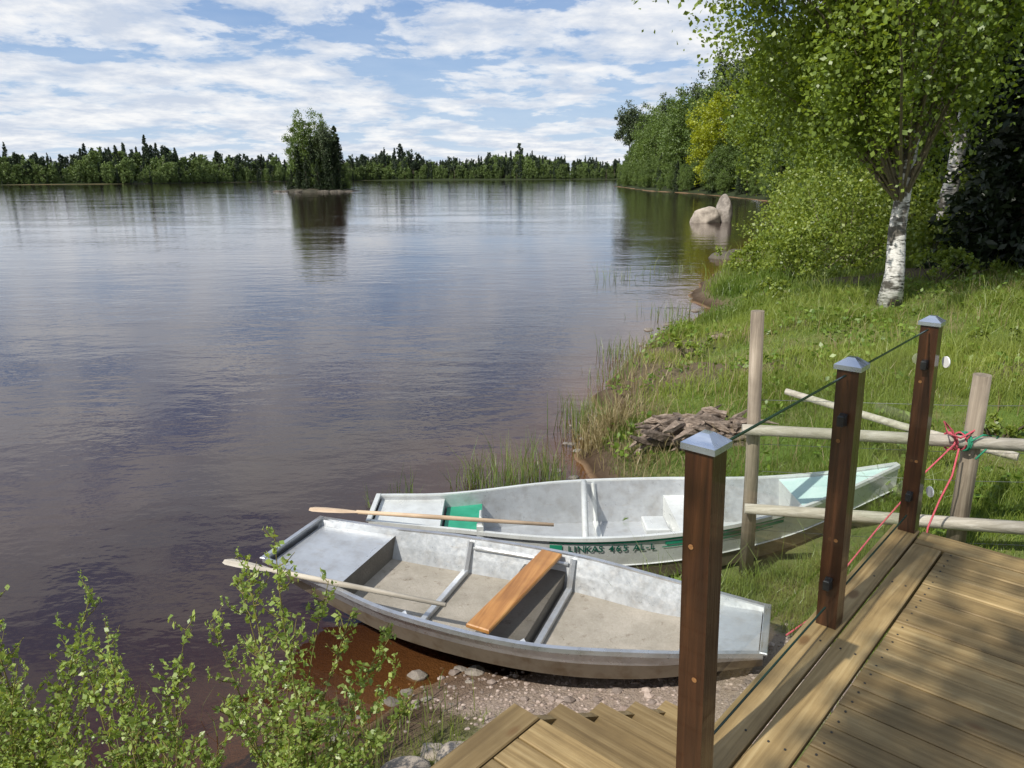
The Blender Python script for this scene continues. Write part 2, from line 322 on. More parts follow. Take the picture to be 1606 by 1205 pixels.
# ------------------------------------------------------------------ leaves
def unit(v): return v/np.maximum(np.linalg.norm(v,axis=-1,keepdims=True),1e-9)
def leaf_quads(c,size,asp=.38,flat=.35,tdir=None):
    n=len(c); nor=unit(rng.normal(size=(n,3))+np.array([0,0,flat])); t=rng.normal(size=(n,3)) if tdir is None else tdir
    t=unit(t-nor*np.sum(t*nor,-1,keepdims=True)); b=np.cross(nor,t); s=(size*np.ones(n))[:,None]
    fold=nor*s*.08
    return np.stack([c-t*s*.5,c+b*s*asp+fold,c+t*s*.5,c-b*s*asp+fold],1)
def sph(n): return unit(rng.normal(size=(n,3)))
def crown_clusters(center,rad,n,lo=.45,rag=.18):
    d=sph(n); r=(lo+(1-lo)*rng.random(n)**.6)[:,None]*(1+rag*rng.normal(size=(n,1)))
    return np.asarray(center)+d*r*np.asarray(rad)
def deciduous(name,h,cr,zc,rv,ncl,per,size,crad,leafm,barkm,trunk_r,seed_lean=(0,0),droop=0,nbr=40,centers=None,bare=None,asp=.38,tr_pts=None,bside=5,zbr=.12):
    base=Vector((0,0,0)); C=crown_clusters((seed_lean[0],seed_lean[1],zc),(cr,cr,rv),ncl) if centers is None else centers
    C=C[C[:,2]>(bare if bare is not None else .08*h)]
    k=len(C); idx=rng.integers(0,k,k*per); sc=np.array([crad,crad,crad*(1+droop)])
    P=C[idx]+rng.normal(size=(len(idx),3))*sc*(.35+.65*rng.random((k,1)))[idx]
    if droop: P[:,2]-=np.abs(rng.normal(size=len(P)))*crad*droop
    ct=rng.random(k); T=np.clip(ct[idx]*.55+rng.random(len(P))*.45,0,1)
    Q=leaf_quads(P,size*(.6+.8*rng.random(len(P))),asp)
    mb=MB()
    top=Vector((seed_lean[0],seed_lean[1],h*.93))
    if tr_pts is None:
        tr_pts=[base.lerp(top,t)+Vector((random.uniform(-1,1)*h*.008,random.uniform(-1,1)*h*.008,0)) for t in np.linspace(0,1,9)]
    m=len(tr_pts); rr=[trunk_r*(1-.9*i/(m-1))*(1.28 if i==0 else 1) for i in range(m)]
    mb.tube(tr_pts,rr,10 if trunk_r>.1 else 7,0,jit=.04)
    for i in rng.choice(k,min(nbr,k),replace=False):
        c=Vector(C[i]); z0=max(zbr*h,c.z-.5*math.hypot(c.x-seed_lean[0],c.y-seed_lean[1])-random.random()*h*.05)
        tt=min(z0/tr_pts[-1].z,.97); j=tt*(m-1); a=tr_pts[int(j)].lerp(tr_pts[min(int(j)+1,m-1)],j-int(j))
        mid=a.lerp(c,.55)+Vector((0,0,.08*(c-a).length)); r0=trunk_r*.22*(1-.6*tt)
        mb.tube([a,a.lerp(mid,.5)+Vector((random.uniform(-.05,.05),random.uniform(-.05,.05),0))*h*.1,mid,c],[r0,r0*.75,r0*.5,r0*.15],bside,1,cap=False)
    return mb,Q,T
def tree_obj(name,loc,data,leafm,barkm,twigm,rz=0,scale=1):
    mb,Q,T=data
    root=empty(name,loc,rz); root.scale=(scale,)*3
    link(D.objects.new('trunk',mb.mesh('trunk',[barkm,twigm])),root)
    link(D.objects.new('foliage',quad_mesh('foliage',Q,[leafm],T)),root)
    return root
def hz(x,y): return float(height(np.array([x]),np.array([y]))[0][0])

# main birch
bx,by=6.38,12.6; bz=hz(bx,by)-.05
cl=np.concatenate([crown_clusters((-.3,0,6.9),(3.2,3.2,3.9),280,.3),
   crown_clusters((-2.6,-.5,5.9),(1.4,1.2,1.0),34,.2),crown_clusters((-1.0,-.3,3.6),(1.2,1.2,.8),24,.2),crown_clusters((-1.6,.4,4.1),(1.0,1.0,1.0),22,.2),crown_clusters((-3.1,-.4,6.3),(1.0,1.0,.6),18,.2),crown_clusters((.9,-.6,4.6),(.9,.8,.9),12,.2)])
cl=cl[(cl[:,0]<1.1)|((cl[:,2]>5.2)&(cl[:,0]<2.1))]
tp=[Vector(p) for p in [(0,0,0),(.02,0,.6),(-.03,0,1.3),(.0,0,2),(.05,.02,2.9),(.0,0,4),(.05,.1,5.5),(.0,.1,7.2),(.1,0,9),(.1,0,10.4)]]
tree_obj('birch_tree',(bx,by,bz),deciduous('b',10.8,0,0,0,0,240,.076,.27,None,None,.165,droop=1.1,nbr=120,centers=cl,bare=2.4,tr_pts=tp,zbr=.27),L_birch,M_birch,M_twig)
# second birch
cl=crown_clusters((-.4,0,7.8),(3.2,3.2,4.0),170,.35); cl=cl[cl[:,0]<.6]
tp=[Vector(p) for p in [(0,0,0),(.12,0,1),(.25,0,2),(.3,0,3.2),(.5,0,5),(.6,0,7),(.7,0,9),(.7,0,11)]]
tree_obj('birch_tree',(10.3,18.6,hz(10.3,18.6)-.05),deciduous('b',12,0,0,0,0,140,.11,.38,None,None,.24,droop=.7,nbr=50,centers=cl,bare=4.2,tr_pts=tp,zbr=.33),L_birch,M_birch,M_twig)
# shade tree behind the viewpoint
cl=crown_clusters((.2,.2,7.2),(1.6,1.6,1.8),46,.3)
tree_obj('birch_tree',(-2.28,-2.62,hz(-2.28,-2.62)),deciduous('b',9.4,0,0,0,0,130,.085,.22,None,None,.10,droop=.4,nbr=26,centers=cl,bare=4.2),L_birch,M_birch,M_twig)
# mid distance deciduous trees along the right shore
for (x,y,h,cr,m,dr) in [(17.8,37,12,3.4,L_birch,.8),(20.6,49,17,4.0,L_birch,.9),(15.8,28,12,3.8,L_dec,.3),(29,61,18,5,L_dec,.6),(34,72,20,5.5,L_birch,.6),(37,90,22,6,L_dec,.4),(24,38,17,5,L_dec,.3),(13.8,29.0,7,2.4,L_birch,.5),(24.5,52,15,4.5,L_dec,.4),(13.2,24.5,8,2.6,L_dec,.3),(34.5,103,20,5,L_birch,.5),(20,31,13,4,L_dec,.3)]:
    tree_obj('birch_tree' if m is L_birch else 'alder_tree',(x,y,hz(x,y)-.1),deciduous('t',h,cr,h*.52,h*.48,230,80,.0085*y**.8,cr*.14,None,None,.16,droop=dr,nbr=40),m,M_birch if m is L_birch else M_bark,M_twig)
# spruces at the right
def spruce(h,R,nb,per,size,low=.03):
    mb=MB(); mb.tube([(0,0,0),(0,0,h*.5),(0,0,h)],[h*.016,h*.01,.01],7,0)
    t=low+(1-low)*rng.random(nb)**1.15; az=rng.random(nb)*6.283; Lb=R*(1-t)**.6*(.7+.45*rng.random(nb))+.15
    i=rng.integers(0,nb,nb*per); u=rng.random(len(i))**.7
    r=u*Lb[i]; z=t[i]*h-.25*r+.10*r*u+rng.normal(size=len(i))*.03*Lb[i]; sp=rng.normal(size=len(i))*.13*Lb[i]*(1.1-u*.6)
    P=np.stack([r*np.cos(az[i])-sp*np.sin(az[i]),r*np.sin(az[i])+sp*np.cos(az[i]),z-np.abs(rng.normal(size=len(i)))*size*.5],-1)
    td=np.stack([np.cos(az[i]),np.sin(az[i]),-.4+0*u],-1)+.5*rng.normal(size=(len(i),3))
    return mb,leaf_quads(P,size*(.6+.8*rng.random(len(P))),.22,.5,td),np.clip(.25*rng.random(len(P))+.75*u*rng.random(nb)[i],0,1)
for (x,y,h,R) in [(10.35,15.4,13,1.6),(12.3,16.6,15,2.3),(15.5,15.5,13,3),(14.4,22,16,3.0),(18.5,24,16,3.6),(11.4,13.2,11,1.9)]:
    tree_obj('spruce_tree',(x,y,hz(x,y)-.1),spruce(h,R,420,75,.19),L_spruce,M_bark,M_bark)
# shrubs
def shrub(name,x,y,h,r,n,size,m,per=70):
    C=np.stack([rng.normal(size=n)*r*.5,rng.normal(size=n)*r*.5,h*(.12+.8*rng.random(n)**.8)],-1)
    C[:,:2]*=(1.1-.5*(C[:,2:]/h)); i=rng.integers(0,n,n*per); P=C[i]+rng.normal(size=(len(i),3))*h*.075
    mb=MB()
    for k in range(26):
        c=C[rng.integers(0,n)]; mb.tube([(c[0]*.15,c[1]*.15,-.05),(c[0]*.6,c[1]*.6,c[2]*.5),tuple(c)],[.015,.01,.004],4,0,cap=False)
    tree_obj(name,(x,y,hz(x,y)),(mb,leaf_quads(P,size*(.6+.8*rng.random(len(P)))),rng.random(len(P))),m,M_twig,M_twig)
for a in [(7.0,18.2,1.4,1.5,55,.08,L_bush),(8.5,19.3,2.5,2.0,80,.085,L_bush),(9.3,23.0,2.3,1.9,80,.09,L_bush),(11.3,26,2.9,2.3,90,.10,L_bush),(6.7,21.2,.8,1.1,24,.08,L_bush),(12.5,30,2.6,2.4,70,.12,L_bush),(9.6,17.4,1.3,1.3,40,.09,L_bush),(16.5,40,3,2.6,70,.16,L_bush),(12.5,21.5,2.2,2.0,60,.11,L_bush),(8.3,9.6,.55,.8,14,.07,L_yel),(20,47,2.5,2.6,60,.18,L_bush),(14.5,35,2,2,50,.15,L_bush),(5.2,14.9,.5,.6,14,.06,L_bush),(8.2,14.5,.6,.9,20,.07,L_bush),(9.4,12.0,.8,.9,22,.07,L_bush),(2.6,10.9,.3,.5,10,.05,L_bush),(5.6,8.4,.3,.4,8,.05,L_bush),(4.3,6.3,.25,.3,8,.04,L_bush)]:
    shrub('shrub',*a)

# ------------------------------------------------------------------ forest prototypes
def join_proto(name,data,leafm,barkm):
    mb,Q,T=data; v=Q.reshape(-1,3); n0=len(v); nq=len(Q)
    faces=[(4*i,4*i+1,4*i+2,4*i+3) for i in range(nq)]+[tuple(i+n0 for i in f) for f in mb.f]
    m2=D.meshes.new(name); m2.from_pydata(v.tolist()+mb.v,[],faces)
    m2.materials.append(leafm); m2.materials.append(barkm)
    m2.polygons.foreach_set('material_index',[0]*nq+[1]*len(mb.f)); set_attr(m2,'tint',list(T)+[.5]*len(mb.f)); m2.update()
    return m2
def pine(h,cr,ncl,per,size):
    C=crown_clusters((0,0,h*.74),(cr,cr,h*.27),ncl,.3,.25); return deciduous('p',h,0,0,0,0,per,size,cr*.17,None,None,h*.013,nbr=14,centers=C,bare=h*.35,bside=4)
PH=[join_proto('decid_hi%d'%i,deciduous('d',18,4.4+i*.4,9.6,8.6,170,75,.36,.72,None,None,.2,nbr=20,bside=4),L_dec,M_bark) for i in range(3)]
PH+=[join_proto('spruce_hi%d'%i,spruce(19,3.4,200,45,.5,.04),L_dark,M_bark) for i in range(2)]
PH+=[join_proto('pine_hi%d'%i,pine(19,3.6,100,80,.38),L_pine,M_bark) for i in range(2)]
PY=join_proto('oak_hi',deciduous('d',17,5.0,8.6,8.2,180,80,.36,.75,None,None,.2,nbr=20,bside=4),L_yel,M_bark)
PL=[join_proto('decid_lo%d'%i,deciduous('d',17,3.8,9.2,8.2,60,40,.85,.75,None,None,.15,nbr=3,bside=3,asp=.45),F_dec,M_farbark) for i in range(3)]
PL+=[join_proto('spruce_lo%d'%i,spruce(21,2.9,90,18,1.1,.06),F_con,M_farbark) for i in range(2)]
PL+=[join_proto('pine_lo%d'%i,pine(20,3.0,34,40,.85),F_con,M_farbark) for i in range(2)]
def place(parent,me,x,y,s,sz=1,z=None):
    o=D.objects.new('tree_part',me); o.location=(x,y,(hz(x,y) if z is None else z)-.2); o.rotation_euler=(0,0,random.random()*6.28); o.scale=(s,s,s*sz); link(o,parent)
# promontory
pr=empty('promontory_forest')
for (x,y,k,s) in [(36,236,5,1.15),(40,246,6,1.1),(44,228,0,1.0),(38,222,3,1.0),(37,205,1,1.0),(36,190,0,.95),(42,212,5,1.2),(46,195,2,1.0),(37,172,1,1.05),(43,180,6,1.15),(36,158,2,1.0),(44,162,5,1.25),(50,172,3,1.2),(39,148,0,1.0),(41,139,5,1.2),
    (46,140,6,1.3),(52,150,6,1.3),(48,126,5,1.25),(54,132,3,1.3),(43,124,1,1.1),(38.5,112,1,1.0),(50,112,2,1.1),(58,118,5,1.1),(44,104,2,1.1),(54,100,0,1.2),(40,97,0,1.0),(48,90,1,1.15),(60,92,4,1.2),(43,80,2,1.1),(50,76,4,1.2),(40,66,0,1.1),(36,54,2,1.1),(46,60,3,1.1),(40,44,4,1.1),(30,33,0,1.0),(26,30,4,1.0),(24,22,3,1.0),(30,26,1,1.0),(31,46,1,1.0),(28,40,0,1.0),(36,35,2,1.1)]:
    place(pr,PH[k],x+random.uniform(-.6,.6),y,s*random.uniform(.92,1.06))
for j in range(21,29):
    a=Vector(SH[j]);b=Vector(SH[j+1]); d=(b-a).normalized(); nr=Vector((d.y,-d.x)); L=(b-a).length
    if nr.x<0 and j<28: nr=-nr
    for i in range(int(L/1.8)):
        p=a+d*(random.random()*L)+nr*(.5+random.random()*4); place(pr,PH[random.choice([0,1,2,2,3])],p.x,p.y,random.uniform(.12,.40))
    for i in range(int(L/7)):
        p=a+d*(random.random()*L)+nr*(4+random.random()*6); place(pr,PH[random.choice([0,1,2])],p.x,p.y,random.uniform(.5,.85))
oak=D.objects.new('oak_tree',PY); oak.location=(34.4,131,hz(34.4,131)-.2); oak.scale=(.88,.88,.92); link(oak)
# island
ix,iy=-42.6,172
mb=MB(); vv=[];ff=[];NR=8;NA=40
for r in range(NR+1):
    for a in range(NA):
        th=a/NA*6.283; R=(r/NR)*(9.4+.9*math.sin(3*th+1)+.7*math.sin(7*th)); z=1.2*(1-(r/NR)**2)-.25+random.uniform(-.16,.16)
        vv.append((R*1.0*math.cos(th),R*.8*math.sin(th),z))
for r in range(NR):
    for a in range(NA):
        a2=(a+1)%NA; ff.append((r*NA+a,(r+1)*NA+a,(r+1)*NA+a2,r*NA+a2))
mb.add(vv,ff,0,sm=True)
ip=empty('island',(ix,iy,0)); mb.obj('island_ground',[simple('island_soil',(.02,.02,.012),(.08,.07,.045),.8)],ip)
mb=MB()
def rock(mb,c,s,sub=3,jag=.25,seed=0,m=0):
    bm=bmesh.new(); bmesh.ops.create_icosphere(bm,subdivisions=sub,radius=1); r=np.random.default_rng(seed); dirs=r.normal(size=(9,3)); dirs/=np.linalg.norm(dirs,axis=1)[:,None]; th=r.uniform(.62,.9,9)
    v=[]
    for p in bm.verts:
        q=np.array(p.co[:])
        for k in range(9):
            dd=q@dirs[k]
            if dd>th[k]: q=q-dirs[k]*(dd-th[k])*.92
        q=q*(1+jag*.25*math.sin(5*q[0]+seed)*math.sin(4*q[1]+2)*math.sin(6*q[2]))
        v.append((c[0]+q[0]*s[0],c[1]+q[1]*s[1],c[2]+q[2]*s[2]))
    f=[tuple(x.index for x in g.verts) for g in bm.faces]; bm.free(); mb.add(v,f,m,sm=sub>2)
for i in range(24):
    th=random.uniform(3.2,6.2); s=random.uniform(.3,.8); rock(mb,(9.0*math.cos(th),7.3*math.sin(th),.0),(s*1.4,s,s*.5),2,seed=i)
mb.obj('island_rocks',[M_rockd],ip)
def iplace(me,x,y,s,sz=1):
    o=D.objects.new('island_tree',me); o.location=(x,y,.2); o.rotation_euler=(0,0,random.random()*6.28); o.scale=(s,s,s*sz); link(o,ip)
for (me,x,y,s,sz) in [(PH[0],-2.8,0,.74,1.14),(PH[1],-.4,2,.74,1.16),(PH[5],2.0,-1,.70,1.0),(PH[3],4.6,0,.68,.90),(PH[3],3.2,-2.5,.55,1),(PH[2],-4.0,1,.56,1.0),(PH[4],3.8,2,.72,1.0),(PH[3],-3.6,-2,.45,1.1),(PH[2],.8,1,.62,1.14),(PH[2],5.6,0,.32,1),(PH[4],-5.2,-2,.25,1),(PH[4],1,-4,.33,1),(PH[4],-1.5,-4,.38,1),(PH[3],-.5,-2.5,.55,1),(PH[0],0,-3,.32,1),(PH[3],-6.6,0,.13,1),(PH[0],6.9,-.5,.12,1),(PH[4],-3.5,-3.5,.24,1),(PH[4],4,-3.5,.22,1),(PH[3],2.6,-3,.46,1),(PH[4],5.0,-1.2,.45,1),(PH[4],-5.5,-3,.12,1),(PH[4],5.8,-3,.12,1)]: iplace(me,x,y,s,sz)
# far forests
ff_=empty('distant_forest')
segs=[(( -700,425),(-285,425),230),((-285,428),(-222,458),190),((-222,458),(-195,600),200),((-195,600),(-150,800),260),((-190,790),(-110,830),120),((-150,803),(60,803),640),((60,803),(160,770),220)]
cx,cy=-60,500
for (a,b,n) in segs:
    a=Vector(a);b=Vector(b); d=(b-a).normalized(); nr=Vector((-d.y,d.x))
    if nr.dot((a+b)/2-Vector((cx,cy)))<0: nr=-nr
    L=(b-a).length; far=1.08 if (a.y+b.y)>1400 else .92
    for i in range(n):
        t=random.random(); o=1+random.random()**1.3*50; p=a+d*(t*L)+nr*o; zz=.3+o*.03; hm=1+.16*math.sin(t*L*.045+a.x)+.08*math.sin(t*L*.16)
        if o<9: k=random.choice([0,1,2,0,1,2,5,3]); s=random.uniform(.4,.85)
        else: k=random.choice([0,1,2,3,3,4,5,6,0]); s=random.uniform(.62,1.02)
        if k>2 and random.random()<.14: s*=1.25
        place(ff_,PL[k],p.x,p.y,s*far*hm,random.uniform(.85,1.15),zz)
    for i in range(int(L/2.6)):
        t=random.random(); p=a+d*(t*L)+nr*random.uniform(-.5,3); place(ff_,PL[random.choice([0,1,2,2,3])],p.x,p.y,random.uniform(.15,.38),1,.1)

# ------------------------------------------------------------------ grass
def blades(x,y,h,w,lean,z=None):
    n=len(x); z=height(x,y)[0]-.01 if z is None else z; az=rng.random(n)*6.283; la=rng.random(n)*6.283; l=lean*h*rng.random(n)
    wx,wy=np.cos(az)*w*.5,np.sin(az)*w*.5; B=np.stack([x,y,z],-1); Wd=np.stack([wx,wy,0*wx],-1)
    dx=np.stack([np.cos(la)*l,np.sin(la)*l,0*l],-1); M=B+dx*.35+np.stack([0*h,0*h,h*.6],-1); T=B+dx+np.stack([0*h,0*h,h*np.sqrt(np.clip(1-(l/h)**2*.5,.2,1))],-1)
    return np.concatenate([np.stack([B-Wd,B+Wd,M+Wd*.7,M-Wd*.7],1),np.stack([M-Wd*.7,M+Wd*.7,T+Wd*.08,T-Wd*.08],1)])
def in_poly_box(x,y,cx,cy,ang,lx,ly):
    u=(x-cx)*math.cos(ang)+(y-cy)*math.sin(ang); v=-(x-cx)*math.sin(ang)+(y-cy)*math.cos(ang); return (np.abs(u)<lx)&(np.abs(v)<ly)
E1=np.array([.667,.745]);E1/=np.linalg.norm(E1); P1=np.array([.464,1.697]); ANG=math.atan2(E1[1],E1[0])
def allowed(x,y):
    k=~in_poly_box(x,y,-.05,4.19,-.37,1.62,.5); k&=~in_poly_box(x,y,.9,5.38,0,1.85,.48)
    u=(x-P1[0])*E1[0]+(y-P1[1])*E1[1]; v=-(x-P1[0])*E1[1]+(y-P1[1])*E1[0]
    k&=~((u<2.1)&(v<.1)&(u>-4)); k&=~((u<1.2)&(v<.75)&(v>-.1)&(u>-3)); return k
Qs=[];Ts=[]
for (x0,x1,y0,y1,n,h,w) in [(-3,.6,1.5,4.6,30000,.09,.005),(.2,8.5,3,9,170000,.08,.006),(.5,12,8,15,120000,.12,.010),(2,16,14,26,60000,.18,.02),(6,30,25,60,26000,.30,.045)]:
    x=rng.uniform(x0,x1,n);y=rng.uniform(y0,y1,n); z,d=height(x,y); cl=wob(x,y,4,9)+.6*wob(x,y,9,14)
    keep=(d>.15+.35*rng.random(n))&allowed(x,y)&(rng.random(n)>gravel_amt(x,y)*1.6)&(rng.random(n)>bare_amt(x,y)*1.0)
    x,y,cl=x[keep],y[keep],cl[keep]; hh=h*(.4+.9*rng.random(len(x)))*(1+1.3*np.clip(cl,-.5,1)); hh*=1+(rng.random(len(x))<.04)*1.3
    if y1==9: hh*=.8+y/12
    q=blades(x,y,hh,w,.9); Qs.append(q); t=np.clip(rng.random(len(x))*.6+.35*wob(x,y,2,6)+.3,0,1); Ts+=[t,t]
link(D.objects.new('grass',quad_mesh('grass',np.concatenate(Qs),[L_grass],np.concatenate(Ts))))
# low broad-leaved weeds
n=5200; x=rng.uniform(.6,9,n); y=4+11*rng.random(n); z,d=height(x,y); k=(d>.25)&allowed(x,y)&(gravel_amt(x,y)<.3)&((wob(x,y,5,10)+.3*rng.normal(size=n))>.35); x,y,z=x[k],y[k],z[k]
P=np.repeat(np.stack([x,y,z],-1),7,0); P+=rng.normal(size=P.shape)*np.array([.035,.035,.03])*(1+P[:,1:2]/12); P[:,2]+=.07
link(D.objects.new('weeds',quad_mesh('weeds',leaf_quads(P,(.03+.035*rng.random(len(P)))*(1+P[:,1]/20),.30,.9),[L_weed])))
Qs=[]
for (x,y,r,n,h) in [(1.05,8.0,.16,300,.42),(.85,7.6,.10,120,.3),(1.35,8.5,.2,140,.35),(1.7,9.4,.2,90,.3),(2.0,10.8,.3,90,.3),(2.4,12.3,.3,90,.3),(3.6,11.5,.3,80,.25),(4.5,9.5,.6,90,.28),(6,10.5,.8,160,.3),(8,12,1,200,.3),(2.6,9.8,.5,90,.25),(1.3,7.1,.2,160,.2),(1.6,7.8,.4,200,.2),(1.75,6.95,.35,160,.2),(2.2,6.6,.4,90,.22),(3.5,7.5,.8,150,.25),(5,6.5,.9,150,.25),(2.6,8.4,.5,120,.24)]:
    a=x+rng.normal(size=n)*r; b=y+rng.normal(size=n)*r; Qs.append(blades(a,b,h*(.5+.7*rng.random(n)),np.full(n,.0055)*(1+y/14),.9))
link(D.objects.new('dry_grass',quad_mesh('dry_grass',np.concatenate(Qs),[L_dry])))
Qs=[]
for (x,y,r,n,h) in [(-.35,6.75,.12,80,.42),(-.05,6.6,.12,80,.45),(.15,7.0,.14,90,.5),(-1.0,6.5,.08,22,.3),(-1.25,6.3,.06,12,.3),(.42,6.9,.12,60,.35),(.5,6.3,.1,60,.3),(.3,6.2,.2,60,.25),(.9,8.4,.15,140,.5),(.95,9,.2,60,.3),(1.5,10.5,.2,60,.35),(1.8,12.2,.2,60,.4),(3.3,16,.4,50,.4),(3.2,22,.5,40,.5),(5,24,.6,30,.5),(-2.3,3.1,.1,24,.35),(-1.9,3.5,.1,14,.3),(-.75,3.3,.12,60,.25),(-1.0,3.1,.15,50,.25),(-.5,3.55,.12,40,.16)]:
    a=x+rng.normal(size=n)*r; b=y+rng.normal(size=n)*r; z=np.maximum(height(a,b)[0],-.3); Qs.append(blades(a,b,(h-np.minimum(z,0))*(.45+.65*rng.random(n)),np.full(n,.006)*(1+y/14),.45,z))
link(D.objects.new('reeds',quad_mesh('reeds',np.concatenate(Qs),[L_reed])))

# ------------------------------------------------------------------ willow bushes bottom-left
def willow(loc,stems,seed,dens=1.0):
    r=np.random.default_rng(seed); mb=MB(); P=[];Td=[];Sz=[]
    for (dx,dy,h) in stems:
        b=Vector((r.normal()*.06,r.normal()*.06,0)); pts=[];k=9
        for i in range(k):
            t=i/(k-1); pts.append(b+Vector((dx*t**1.3+.02*math.sin(5*t+dx*9),dy*t**1.3+.015*math.sin(6*t),h*t)))
        mb.tube(pts,[.006*(1-.75*i/(k-1)) for i in range(k)],5,0,cap=False)
        for j in range(int(h*32*dens)):
            t=.15+.85*r.random(); q=t*(k-1); a=pts[int(q)].lerp(pts[min(int(q)+1,k-1)],q-int(q)); az=r.random()*6.28; L=(.05+.2*r.random())*(1.15-t*.8)
            e=a+Vector((math.cos(az)*L*.8,math.sin(az)*L*.8,L*.7)); mb.tube([a,a.lerp(e,.5)+Vector((0,0,-.01)),e],[.0025,.002,.001],4,0,cap=False)
            dv=(e-a)
            for s in range(int(4+L*65)):
                u=.15+.85*r.random(); P.append(a.lerp(e,u)+Vector(r.normal(size=3)*.008)); Td.append(dv.normalized()+Vector(r.normal(size=3)*.7)); Sz.append(.025)
            if r.random()<.3:
                for s in range(16): P.append(e+Vector((r.normal()*.003,r.normal()*.003,s*.0026))); Td.append(Vector(r.normal(size=3))); Sz.append(.011)
        for s in range(int(h*36)):
            t=.3+.7*r.random(); q=t*(k-1); a=pts[int(q)].lerp(pts[min(int(q)+1,k-1)],q-int(q)); P.append(a+Vector(r.normal(size=3)*.010)); Td.append(Vector((0,0,1))+Vector(r.normal(size=3)*.8)); Sz.append(.024)
    P=np.array([p[:] for p in P]); Td=np.array([p[:] for p in Td]); Sz=np.array(Sz)
    tree_obj('willow_bush',loc,(mb,leaf_quads(P,Sz*(.5+.9*rng.random(len(P))),.30,.2,Td),rng.random(len(P))),L_willow,M_stem,M_stem)
def stems(n,sx,sy,h0,h1,s):
    r=np.random.default_rng(s); return [(r.normal()*sx,r.normal()*sy,r.uniform(h0,h1)) for _ in range(n)]
willow((-.90,2.45,.15),[(0.0,0,1.62),(-.05,.03,1.44),(-.1,.05,1.3),(.18,.1,1.25),(.36,.05,1.1),(.12,-.1,1.15),(-.25,.1,1.05),(.50,.1,.95),(.3,-.15,.85),(-.1,-.2,.95),(.48,-.05,.85),(.22,.2,1.05)],3)
willow((-1.45,2.35,.12),stems(14,.22,.15,.7,1.05,5)+[(-.05,.1,1.2),(.12,.1,1.12)],5)
willow((-2.0,2.6,.1),stems(13,.24,.15,.75,1.2,8)+[(-.14,0,1.58),(.04,0,1.48),(-.22,0,1.4)],8)
willow((-1.25,2.1,.15),stems(24,.28,.15,.5,.96,11),11)
willow((-.75,2.2,.2),stems(14,.2,.12,.35,.85,14),14)
willow((-1.7,2.0,.15),stems(18,.28,.12,.5,1.0,17),17)

# ------------------------------------------------------------------ rocks, gravel
mb=MB(); rock(mb,(12.55,49.8,.18),(1.0,.9,.85),4,seed=2); mb.obj('boulder',[M_rockw])
mb=MB(); rock(mb,(13.8,50.0,.4),(.55,.7,1.35),4,seed=5); mb.obj('boulder',[M_rock])
mb=MB(); rock(mb,(7.75,27.6,.0),(.6,.5,.26),3,seed=6); rock(mb,(8.5,28.6,.05),(.4,.4,.2),3,seed=9); mb.obj('shore_rock',[M_rockd])
for (x,y,s,sd) in [(-.52,3.02,(.15,.12,.09),3),(-.28,3.12,(.12,.1,.08),4),(-.75,2.92,(.12,.1,.08),7),(-.1,3.25,(.09,.08,.05),8),(-.42,3.22,(.07,.06,.04),14),(1.5,3.35,(.10,.08,.05),12)]:
    mb=MB(); rock(mb,(x,y,hz(x,y)+s[2]*.25),s,3,seed=sd); mb.obj('rock',[M_rockw])
mb=MB(); n=0
while n<1900:
    x=random.gauss(.5,.8);y=random.gauss(3.6,.45)
    if random.random()>float(gravel_amt(x,y)): continue
    s=random.uniform(.004,.014)*(2.4 if random.random()<.05 else 1); rock(mb,(x,y,hz(x,y)+s*.1),(s*1.3,s,s*.7),1,seed=n%50); n+=1
mb.obj('gravel',[M_pebble])
mb=MB()
for i in range(80):
    t=random.random(); k=random.choice([7,8,12,13,14,15,16,17]); a=SH[k];b=SH[k+1]; p=a+(b-a)*t+np.random.normal(size=2)*.15; s=random.uniform(.015,.05)*(1+p[1]/14)
    rock(mb,(p[0],p[1],-.01),(s*1.2,s,s*.6),2,seed=i)
mb.obj('shore_stones',[M_rock])

# ------------------------------------------------------------------ stump
def stump(loc,s,n,seed):
    random.seed(seed); mb=MB()
    for i in range(n):
        az=random.gauss(0,.5)+random.choice([0,math.pi]); L=s*random.uniform(.25,.6); p=[Vector((random.uniform(-.6,.6)*s,random.uniform(-.3,.3)*s,random.uniform(-.02,.30)*s))]
        d=Vector((math.cos(az),math.sin(az),random.uniform(-.25,.35)))
        for k in range(1,4):
            d=(d+Vector((random.uniform(-.2,.2),random.uniform(-.2,.2),random.uniform(-.25,.15)))).normalized(); p.append(p[-1]+d*L/3)
        r0=s*random.uniform(.02,.075); mb.tube(p,[r0*.8,r0,r0*.8,r0*.25],5,0,sm=False,jit=.4)
    for i in range(5): mb.tube([(random.uniform(-.5,-.1)*s,random.uniform(-.2,.2)*s,.08*s),(random.uniform(-.1,.2)*s,random.uniform(-.1,.1)*s,.2*s),(random.uniform(.3,.6)*s,random.uniform(-.2,.2)*s,.1*s)],[.1*s,.17*s,.08*s],9,0,sm=False,jit=.35)
    return mb.obj('tree_stump',[M_stump],loc=loc)
stump((1.92,7.4,hz(1.92,7.4)+.0),.74,130,3); stump((3.3,11.7,hz(3.3,11.7)),.26,30,4)
random.seed(21)

